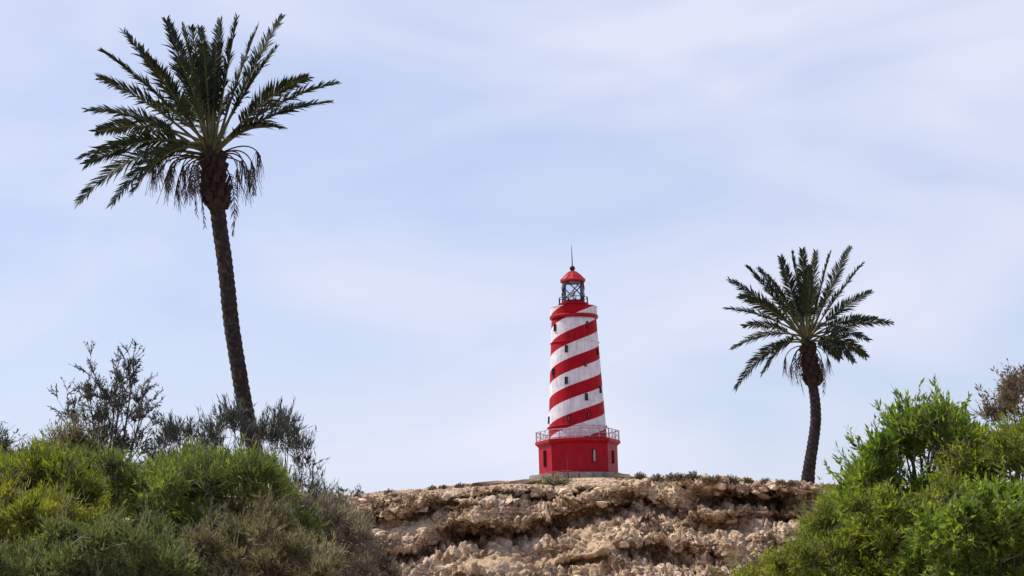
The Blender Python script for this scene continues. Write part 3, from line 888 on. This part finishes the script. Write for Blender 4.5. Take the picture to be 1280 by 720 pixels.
# ------------------------------------------------------------------ palms
def bez(p0, p1, p2, t): return p0 * (1 - t) ** 2 + p1 * 2 * t * (1 - t) + p2 * t * t
def frond_mesh(p0, p1, p2, rd, nleaf, lmax, wleaf, start, mat_leaf_, stem_r, vee, name, parent, twist, droop=0.0, rachis='rachis'):
    N_ = 14
    b = MB()
    b.tube([bez(p0, p1, p2, i / N_) for i in range(N_ + 1)], [stem_r * (1 - 0.82 * (i / N_)) * (1.7 if i == 0 else 1) for i in range(N_ + 1)], 5)
    fr_ = b.build(name, MAT[rachis], parent)
    V = []; Fq = []; T = []
    for i in range(nleaf):
        t = start + (1 - start) * (i + 0.5) / nleaf
        for s in (-1, 1):
            tj = min(1.0, t + rd.uniform(-0.4, 0.4) / nleaf)
            p = bez(p0, p1, p2, tj); tg = (bez(p0, p1, p2, min(1, tj + 0.02)) - bez(p0, p1, p2, tj - 0.02)).normalized()
            S = tg.cross(Vector((0, 0, 1)))
            if S.length < 0.05: S = Vector((1, 0, 0))
            S.normalize()
            S = Matrix.Rotation(twist, 3, tg) @ S
            Nn = S.cross(tg)
            q_ = (t - start) / (1 - start)
            prof = (0.55 + 1.5 * q_) if q_ < 0.3 else 1.0 - 0.62 * ((q_ - 0.3) / 0.7) ** 1.4
            ll = lmax * prof * rd.uniform(0.8, 1.12)
            fw = 0.65 + 0.75 * q_ + rd.gauss(0, 0.12)
            d_ = (tg * fw + S * s * rd.uniform(0.75, 1.05) + Nn * (vee + rd.gauss(0, 0.22))).normalized()
            wv = tg.cross(d_).normalized().cross(d_).normalized()
            wv = (wv + Vector((rd.gauss(0, .4), rd.gauss(0, .4), rd.gauss(0, .4)))).normalized()
            m_ = p + d_ * ll * 0.5
            e_ = p + d_ * ll + Vector((0, 0, -1)) * ll * (droop + rd.uniform(0.0, 0.12))
            o_ = len(V); w_ = wleaf * 0.5
            V += [p - wv * w_ * 0.5, p + wv * w_ * 0.5, m_ - wv * w_, m_ + wv * w_, e_]
            Fq += [(o_, o_ + 1, o_ + 3), (o_, o_ + 3, o_ + 2), (o_ + 2, o_ + 3, o_ + 4)]
            T += [rd.random()] * 5
    obj_np('leaflets', np.array([tuple(v) for v in V]), [np.array(Fq)], MAT[mat_leaf_], fr_, np.array(T))
    return fr_

def palm(label, Y, trunk_px, trunk_w, heart_px, tips, seed, frond_len, boot_top, boot_rad, fillers, stalks, dead, group):
    rd = random.Random(seed)
    ppm = F / Y
    pts = [at(px, py, Y) for px, py in trunk_px]
    low = pts[-1]
    gz = ground_z(low.x, low.y)
    base = Vector((low.x, low.y, gz - 0.15))
    if low.z > gz + 0.4: pts.append(Vector((low.x + (low.x - pts[-2].x) * 0.3, low.y, gz - 0.15)))
    else: pts[-1] = Vector((low.x, low.y, min(low.z, gz - 0.15)))
    base = Vector((pts[-1].x, pts[-1].y, gz))
    root = empty('date_palm', base, label, 'palm tree', group)
    # resample trunk
    P_ = [p - base for p in pts][::-1]
    ts = np.linspace(0, 1, 400)
    arr = np.array([tuple(p) for p in P_]); s = np.r_[0, np.cumsum(np.linalg.norm(np.diff(arr, axis=0), axis=1))]
    # smooth the path
    sx = np.linspace(0, s[-1], 300); cv = np.stack([np.interp(sx, s, arr[:, i]) for i in range(3)], -1)
    ker = np.ones(41) / 41
    pad = np.concatenate([np.repeat(cv[:1], 20, 0), cv, np.repeat(cv[-1:], 20, 0)])
    cv = np.stack([np.convolve(pad[:, i], ker, 'valid') for i in range(3)], -1)
    cv[:, 2] = np.interp(sx, s, arr[:, 2])
    total = s[-1]; rows = int(total / 0.05); n = 26
    V = []; tt = np.linspace(0, total, rows)
    C_ = np.stack([np.interp(tt, sx, cv[:, i]) for i in range(3)], -1)
    r0, r1 = trunk_w[1] / 2 / ppm, trunk_w[0] / 2 / ppm
    ang = np.arange(n) * 2 * PI / n
    for k in range(rows):
        rad = r0 + (r1 - r0) * tt[k] / total
        rad *= 1 + 0.2 * math.exp(-tt[k] / 0.4)
        sp = (tt[k] / 0.22 + ang / (2 * PI) * 3) % 1.0                 # leaf scars wind round the trunk
        sp2 = (ang / (2 * PI) * 8 - tt[k] / 0.5) % 1.0
        mod = 1 + 0.15 * (1 - sp) ** 1.5 - 0.05 + 0.05 * np.abs(sp2 - 0.5) + np.array([rd.gauss(0, 0.012) for _ in range(n)])
        V.append(np.stack([C_[k, 0] + np.cos(ang) * rad * mod, C_[k, 1] + np.sin(ang) * rad * mod, np.full(n, C_[k, 2])], -1))
    V = np.concatenate(V)
    i_ = (np.arange(rows - 1)[:, None] * n + np.arange(n)[None]); j_ = (np.arange(rows - 1)[:, None] * n + (np.arange(n)[None] + 1) % n)
    Fq = np.stack([i_, j_, j_ + n, i_ + n], -1).reshape(-1, 4)
    obj_np('trunk', V, [Fq], MAT['bark'], root, None, True)
    heart = at(*heart_px, Y) - base
    ttop = Vector(C_[-1])
    # core of the head and the cut leaf bases on it
    b = MB()
    prof = [(0.0, 0.85), (0.06, 1.08), (0.25, 1.08), (0.6, 0.9), (0.85, 0.72), (1.0, 0.42)]
    axis = heart - ttop
    b.tube([ttop + axis * t for t, _ in prof], [boot_rad * q_ for _, q_ in prof], 16)
    head = b.build('head', MAT['boot'], root)
    bm_ = MB()
    bm_.add([(-0.11, 0, -0.05), (0.11, 0, -0.05), (0.11, 0.09, 0), (-0.11, 0.09, 0), (-0.07, 0.05, 0.34), (0.07, 0.05, 0.34), (0.05, 0.14, 0.30), (-0.05, 0.14, 0.30)],
            [(3, 2, 1, 0), (4, 5, 6, 7), (0, 1, 5, 4), (1, 2, 6, 5), (2, 3, 7, 6), (3, 0, 4, 7)])
    proto = bm_.build('leaf_base', MAT['boot'], head)
    first = True
    nb = 52
    for k in range(nb):
        t = 0.02 + 0.88 * k / nb; a = k * 2.39996
        o = proto if first else link(bpy.data.objects.new('leaf_base', proto.data), head)
        first = False
        rr2 = boot_rad * np.interp(t, [p[0] for p in prof], [p[1] for p in prof]) - 0.05
        o.location = ttop + axis * t + Vector((math.cos(a) * rr2, math.sin(a) * rr2, 0))
        o.rotation_euler = (-0.32 + rd.uniform(-0.2, 0.15), 0, a - PI / 2)
        sc = rd.uniform(0.75, 1.25); o.scale = (sc, sc, sc * rd.uniform(0.7, 1.1))
    # fronds that make the outline
    for (px, py, dy, bow) in tips:
        tip = at(px, py, Y + dy) - base
        ch = tip - heart
        p0 = heart + Vector((ch.x, ch.y, 0)).normalized() * boot_rad * 0.35 + Vector((0, 0, rd.uniform(-0.25, 0.15)))
        p1 = heart + ch * rd.uniform(0.42, 0.58) + Vector((0, 0, 1)) * bow * 1.55 * ch.length
        frond_mesh(p0, p1, tip, rd, 92, frond_len * 0.165, 0.056, 0.29, 'palm_leaf', 0.05, 0.25, 'frond', root, rd.uniform(-0.9, 0.9), 0.05)
    # fronds pointing at and away from the viewer fill the middle
    for k in range(fillers):
        a = rd.uniform(0, 2 * PI)
        side = rd.choice((-1, 1))
        az = side * PI / 2 + rd.gauss(0, 0.42)
        el = rd.uniform(0.45, 1.4)
        ln = frond_len * rd.uniform(0.62, 0.92)
        d_ = Vector((math.cos(az) * math.cos(el), math.sin(az) * math.cos(el), math.sin(el)))
        tip = heart + d_ * ln + Vector((0, 0, -0.16 * ln * math.cos(el)))
        p1 = heart + d_ * ln * 0.55 + Vector((0, 0, 0.10 * ln))
        frond_mesh(heart + Vector((d_.x, d_.y, 0)) * boot_rad * 0.5, p1, tip, rd, 54, frond_len * 0.135, 0.045, 0.28, 'palm_leaf', 0.045, 0.25, 'frond', root, rd.uniform(-0.5, 0.5), 0.05)
    # old fruit stalks arching out and hanging
    for (mx, my, ex, ey, dy) in stalks:
        p0 = heart + Vector((0, 0, -0.3)); p1 = at(mx, my, Y + dy * 0.7) - base; p2 = at(ex, ey, Y + dy) - base
        b = MB(); b.tube([bez(p0, p1, p2, i / 10) for i in range(11)], [0.028 - 0.012 * i / 10 for i in range(11)], 5)
        st = b.build('fruit_stalk', MAT['stalk'], root)
        b = MB()
        for j in range(22):
            q_ = bez(p0, p1, p2, rd.uniform(0.82, 1.0))
            dv = Vector((rd.gauss(0, 0.16), rd.gauss(0, 0.16), -1)) * rd.uniform(0.4, 0.85)
            b.tube([q_, q_ + dv * 0.5 + Vector((rd.gauss(0, .03), rd.gauss(0, .03), 0)), q_ + dv], [0.009, 0.008, 0.005], 3, False)
        tag(b.build('strands', MAT['stalk'], st), kind='stuff')
    # dead fronds hanging down beside the trunk
    for (mx, my, ex, ey, dy) in dead:
        p0 = heart + Vector((0, 0, -0.35)); p1 = at(mx, my, Y + dy) - base; p2 = at(ex, ey, Y + dy) - base
        frond_mesh(p0, p1, p2, rd, 26, frond_len * 0.075, 0.035, 0.4, 'dead_leaf', 0.032, 0.0, 'dead_frond', root, rd.uniform(-1, 1), 0.35, 'stalk')
    return root

palm('tall leaning date palm with shaggy dark crown behind the left bushes', 82.0,
     [(271, 262), (277, 300), (283, 340), (288, 400), (298, 460), (306, 510), (316, 552), (327, 600), (338, 660), (347, 712)], (19, 20), (264, 186),
     [(97, 254, -0.6, 0.20), (141, 254, -1.4, 0.22), (100, 198, 0.4, 0.13), (108, 205, -1.2, 0.16), (110, 138, -0.5, 0.10), (124, 98, 0.6, 0.06), (127, 64, -0.6, 0.05), (155, 40, 0.8, 0.03),
      (208, 26, 0.3, 0.02), (228, 33, -1.2, 0.02), (250, 36, 1.2, 0.02), (276, 26, 0.6, 0.0), (296, 24, -0.8, 0.0), (322, 34, 1.4, 0.02), (352, 22, 0.2, 0.03), (345, 60, -0.9, 0.04),
      (420, 104, -0.2, 0.09), (412, 128, 0.9, 0.10), (384, 97, -1.2, 0.10), (350, 160, -1.5, 0.14), (165, 240, -1.8, 0.24), (120, 165, 1.6, 0.12), (180, 70, -1.8, 0.04)],
     21, 4.0, None, 0.28, 13,
     [(222, 176, 206, 226, -0.4), (234, 180, 226, 215, 0.5), (308, 172, 318, 212, -0.3), (300, 176, 304, 206, 0.4), (216, 192, 212, 210, 0.7), (240, 184, 236, 232, -0.6), (200, 184, 190, 214, 0.3), (214, 176, 196, 206, -0.9), (228, 186, 220, 238, 0.8), (312, 168, 326, 196, 0.8), (296, 180, 298, 222, -0.7), (306, 176, 312, 226, 0.5)],
     [(244, 200, 256, 282, -0.3), (300, 200, 291, 296, 0.2), (236, 190, 246, 268, 0.5), (222, 190, 232, 252, -0.5), (206, 184, 212, 240, 0.2), (198, 182, 196, 232, -0.7), (310, 184, 318, 244, 0.3), (240, 188, 240, 246, -0.9)], 'date palms on the ridge')
palm('shorter date palm with rounded crown on the rock edge right of the lighthouse', 127.0,
     [(1016, 482), (1019, 500), (1020, 525), (1017, 550), (1012, 580), (1009, 606)], (12, 15.5), (1009, 424),
     [(1062, 310, 0.3, 0.02), (1078, 330, -0.8, 0.03), (1088, 365, 0.6, 0.06), (1114, 404, -0.3, 0.10), (1082, 446, 0.6, 0.18), (1066, 452, -1.2, 0.2), (1096, 398, 1.6, 0.1), (1050, 448, 1.2, 0.2),
      (920, 486, -0.4, 0.22), (916, 436, 0.6, 0.16), (908, 386, -0.6, 0.09), (911, 350, 0.4, 0.05), (934, 334, -0.9, 0.04), (948, 336, 1.2, 0.04), (976, 322, -0.2, 0.02), (990, 315, 1.2, 0.02), (1003, 312, -1.0, 0.01), (1020, 315, 0.8, 0.01), (1038, 316, -1.2, 0.02),
      (953, 468, -1.4, 0.24), (930, 408, 1.6, 0.12), (925, 370, -1.6, 0.08), (1085, 425, -1.6, 0.15), (960, 345, -1.8, 0.04), (1050, 340, 1.8, 0.04)],
     22, 3.9, None, 0.29, 14,
     [(985, 430, 980, 452, -0.4), (992, 432, 988, 462, 0.4), (1030, 430, 1036, 450, 0.3), (1026, 432, 1028, 456, -0.5)],
     [(990, 440, 1005, 494, -0.3), (985, 432, 998, 480, 0.4), (1030, 440, 1030, 492, -0.2), (996, 436, 1002, 470, 0.6)], 'date palms on the ridge')

# ------------------------------------------------------------------ shrubs, left
G1 = 'shrubs massed on the left slope'
shrub('shrub', 'olive green feathery shrub at the far left edge', 'shrub', 'olive_leaf', [(-60, 580), (0, 560), (40, 552), (80, 560), (118, 590)], 750, (65.5, 69), 90, 0.42, 60, 10, 0.16, 0.024, 51, 1.0, 30, G1, straight=0.55, shoots=110, shoot_len=0.45, rag=18)
shrub('shrub', 'sunlit yellow green shrub low at the far left', 'shrub', 'yellow_green_leaf', [(-60, 625), (-10, 606), (35, 600), (75, 606), (112, 640)], 750, (63.5, 65.5), 60, 0.36, 60, 10, 0.15, 0.024, 69, 1.0, 25, G1, straight=0.5, shoots=60, shoot_len=0.3, rag=16)
shrub('shrub', 'rounded green shrub around the foot of the dark sapling', 'shrub', 'green_leaf', [(50, 590), (90, 556), (140, 560), (185, 572), (240, 575)], 750, (69, 72.5), 90, 0.42, 60, 10, 0.16, 0.024, 52, 1.0, 140, G1, straight=0.55, shoots=110, shoot_len=0.45, rag=18)
shrub('shrub', 'broad green shrub in front of the leaning palm trunk', 'shrub', 'green_leaf', [(190, 590), (225, 562), (262, 556), (300, 560), (340, 572), (356, 600)], 750, (67, 71), 90, 0.42, 60, 10, 0.16, 0.024, 53, 1.0, 275, G1, straight=0.55, shoots=110, shoot_len=0.45, rag=18)
shrub('shrub', 'brownish olive shrub low in front of the broad green one', 'shrub', 'brown_olive_leaf', [(110, 712), (160, 672), (215, 664), (260, 636), (310, 640), (350, 618), (410, 672)], 755, (62.5, 65.5), 80, 0.38, 60, 10, 0.16, 0.024, 54, 1.0, 280, G1, straight=0.55, shoots=110, shoot_len=0.45, rag=34)
shrub('shrub', 'grey green shrub along the lower left edge of the picture', 'shrub', 'dark_green_leaf', [(-60, 690), (0, 662), (40, 668), (90, 640), (150, 650), (190, 640), (235, 690)], 765, (61, 63.4), 76, 0.4, 60, 10, 0.16, 0.024, 55, 1.0, 90, G1, straight=0.55, shoots=110, shoot_len=0.45, rag=34)
shrub('shrub', 'grey brown scrubby shrub against the left end of the rock face', 'shrub', 'grey_leaf', [(335, 618), (370, 606), (410, 620), (440, 628), (462, 668)], 745, (72, 76), 52, 0.42, 40, 8, 0.16, 0.024, 56, 1.0, 395, G1, straight=0.55, shoots=110, shoot_len=0.45)
shrub('shrub', 'low dry grey shrub spilling onto the rocks below the left slope', 'shrub', 'grey_leaf', [(385, 690), (420, 672), (455, 676), (490, 705)], 745, (76, 80), 26, 0.36, 36, 7, 0.16, 0.024, 57, 1.0, 430, G1, straight=0.55, shoots=110, shoot_len=0.45)
shrub('shrub', 'dark wispy shrub rising at the left frame edge', 'shrub', 'dark_grey_leaf', [(-30, 560), (-5, 540), (15, 536), (34, 545), (52, 566)], 600, (73, 75), 14, 0.36, 26, 7, 0.15, 0.034, 58, 0.9, 10, G1)
shrub('shrub', 'wispy grey green shrub between the sapling and the palm trunk', 'shrub', 'dark_grey_leaf', [(192, 548), (215, 528), (236, 520), (262, 526), (280, 506), (296, 500), (310, 530)], 650, (74, 77), 70, 0.28, 12, 7, 0.16, 0.02, 59, 1.4, 255, G1, straight=0.65, stem_r=0.02, shoots=160, shoot_len=0.5)
shrub('shrub', 'blue grey open shrub just right of the leaning palm trunk', 'shrub', 'dark_grey_leaf', [(326, 530), (340, 512), (352, 506), (372, 530), (386, 560), (392, 600)], 680, (77, 80), 80, 0.28, 13, 7, 0.16, 0.02, 60, 1.4, 356, G1, straight=0.65, stem_r=0.02, shoots=130, shoot_len=0.5)
shrub('shrub', 'brown tinged twiggy shrub left of the dark sapling', 'shrub', 'brown_olive_leaf', [(58, 560), (78, 538), (95, 532), (112, 545)], 610, (72, 74), 16, 0.34, 28, 7, 0.14, 0.03, 61, 0.9, 86, G1)
tb = at(128, 720, 76); tb = (tb.x, tb.y, ground_z(tb.x, tb.y))
branch_tree('sapling', 'dark open branched sapling rising above the left bushes', 'tree', 'dark_grey_leaf', tb,
            [at(px, py, 76 + dy) for px, py, dy in ((152, 474, 0.2), (134, 486, -0.4), (166, 474, 0.5), (114, 508, 0.3), (176, 518, -0.4), (92, 530, 0.5), (145, 492, -0.7), (170, 540, 0.6), (122, 512, -0.2))],
            71, 0.085, 3, 0.10, 0.024, 10, None, 0.52, 4)
for i, (px, py, lab) in enumerate(((428, 618, 'small dark green tuft on the ridge just right of the left bushes'), (447, 619, 'tiny green tuft at the left end of the bare ridge line'))):
    h, n_ = on_slope(px, py + 3)
    bt = branch_tree('small_shrub', lab, 'shrub', 'dark_grey_leaf', h, [h + Vector((dx, 0.1 * dx, dz)) for dx, dz in ((-0.16, 0.16), (0.0, 0.24), (0.14, 0.18))], 80 + i, 0.012, 2, 0.09, 0.025, 6, 'scrub tufts on the ridge', 0.5, 2, 0.2, 0.28)

# ------------------------------------------------------------------ shrubs, right
G2 = 'shrubs massed on the right slope'
shrub('shrub', 'bright green leafy shrub with upright shoots against the sky', 'shrub', 'bright_leaf', [(1058, 612), (1080, 570), (1104, 536), (1128, 512), (1160, 500), (1195, 512), (1225, 530)], 730, (68.5, 72), 170, 0.38, 24, 10, 0.17, 0.05, 62, 0.9, 1150, G2, straight=0.5, stem_r=0.07, shoots=170, shoot_len=0.75, lean=-0.35)
shrub('shrub', 'olive shrub in front of the bright green leafy one', 'shrub', 'olive_leaf', [(1000, 672), (1030, 625), (1060, 632), (1095, 600), (1130, 622), (1160, 610), (1200, 670)], 750, (64, 67), 84, 0.4, 52, 10, 0.14, 0.042, 63, 0.6, 1090, G2, rag=34)
shrub('shrub', 'full green shrub in the lower right corner of the picture', 'shrub', 'bright_leaf', [(1140, 670), (1170, 622), (1200, 628), (1235, 586), (1265, 600), (1330, 575)], 750, (62, 65.5), 84, 0.42, 50, 10, 0.16, 0.048, 64, 0.6, 1240, G2, rag=34)
shrub('shrub', 'olive green shrub at the right edge under the dry brown one', 'shrub', 'olive_leaf', [(1180, 560), (1210, 534), (1250, 524), (1330, 522)], 740, (67, 70), 84, 0.4, 52, 10, 0.14, 0.04, 65, 0.6, 1255, G2, rag=18)
shrub('shrub', 'dry brown shrub standing highest at the right edge', 'shrub', 'dry_leaf', [(1240, 500), (1256, 476), (1275, 462), (1310, 448), (1340, 470)], 560, (73, 76), 34, 0.36, 32, 7, 0.13, 0.032, 66, 0.9, 1285, G2)
shrub('shrub', 'low yellow green shrub at the foot of the rock face', 'shrub', 'yellow_green_leaf', [(890, 730), (930, 708), (975, 688), (1020, 648), (1050, 640)], 750, (70, 74), 44, 0.36, 40, 9, 0.12, 0.036, 67, 0.5, 985, G2)
shrub('shrub', 'thin olive scrub between the rock face and the bright leafy shrub', 'shrub', 'olive_leaf', [(1012, 640), (1030, 612), (1060, 604), (1090, 610)], 700, (100, 104), 26, 0.4, 30, 7, 0.14, 0.036, 68, 0.5, 1050, G2)

# ------------------------------------------------------------------ dry tufts along the ridge
G3 = 'dry scrub tufts on the ridge'
tufts = [(486, 617, 0.28, 'small dry tuft farthest left on the bare ridge'),
         (541, 612, 0.3, 'left one of two dark tufts close together on the left ridge'),
         (554, 611, 0.28, 'right one of two dark tufts close together on the left ridge'),
         (574, 609, 0.3, 'low flat dry tuft just left of the long dark rock'),
         (692, 607, 0.85, 'rounded brown bush below the left corner of the lighthouse base'),
         (707, 604, 0.32, 'small brown tuft beside the rounded brown bush'),
         (801, 598, 0.45, 'dry tuft with upright twigs first right of the lighthouse'),
         (822, 600, 0.42, 'second dry tuft right of the lighthouse'),
         (840, 600, 0.45, 'third dry tuft right of the lighthouse'),
         (851, 599, 0.4, 'fourth dry tuft right of the lighthouse'),
         (866, 600, 0.55, 'largest dry tuft on the ridge midway to the shorter palm'),
         (886, 602, 0.42, 'dry tuft right after the largest one on the ridge'),
         (914, 603, 0.45, 'dry grey tuft midway between largest tuft and shorter palm'),
         (935, 604, 0.36, 'low dry tuft fourth left of the shorter palm'),
         (957, 605, 0.36, 'low dry tuft third left of the shorter palm'),
         (976, 606, 0.36, 'low dry tuft second left of the shorter palm'),
         (992, 607, 0.34, 'low dry tuft touching the left side of the shorter palm foot')]
for i, (px, py, sz, lab) in enumerate(tufts):
    h, n_ = on_slope(px, py)
    rng = np.random.default_rng(300 + i)
    sz *= 1.05
    root = empty('dry_tuft', h, lab, 'shrub', G3)
    nt_ = 90
    D = unit(rng.normal(size=(nt_, 3)) * np.array([1, 1, 0.6]) + np.array([0, 0, 0.55])); D[:, 2] = np.abs(D[:, 2])
    A = rng.normal(size=(nt_, 3)) * sz * 0.12; A[:, 2] = -0.03
    Bp = A + D * (sz * rng.uniform(0.5, 1.0, nt_))[:, None] * np.array([0.9, 0.9, 0.85])
    V, Fq = tri_tubes(A, Bp, np.full(nt_, 0.009), np.full(nt_, 0.004))
    obj_np('stems', V, [Fq], MAT['dry_stem'], root)
    ti = np.repeat(np.arange(nt_), 9); nl = len(ti); t = rng.uniform(0.3, 1, nl)[:, None]
    V, Ft, T = blades(A[ti] * (1 - t) + Bp[ti] * t, unit(D[ti] + rng.normal(size=(nl, 3)) * 0.8), sz * 0.2 * rng.uniform(0.6, 1.3, nl), np.full(nl, 0.042), rng.uniform(0, 1, nl), rng)
    obj_np('foliage', V, [Ft], MAT['brown_olive_leaf' if i in (1, 2, 4, 5) else 'dry_leaf'], root, T)
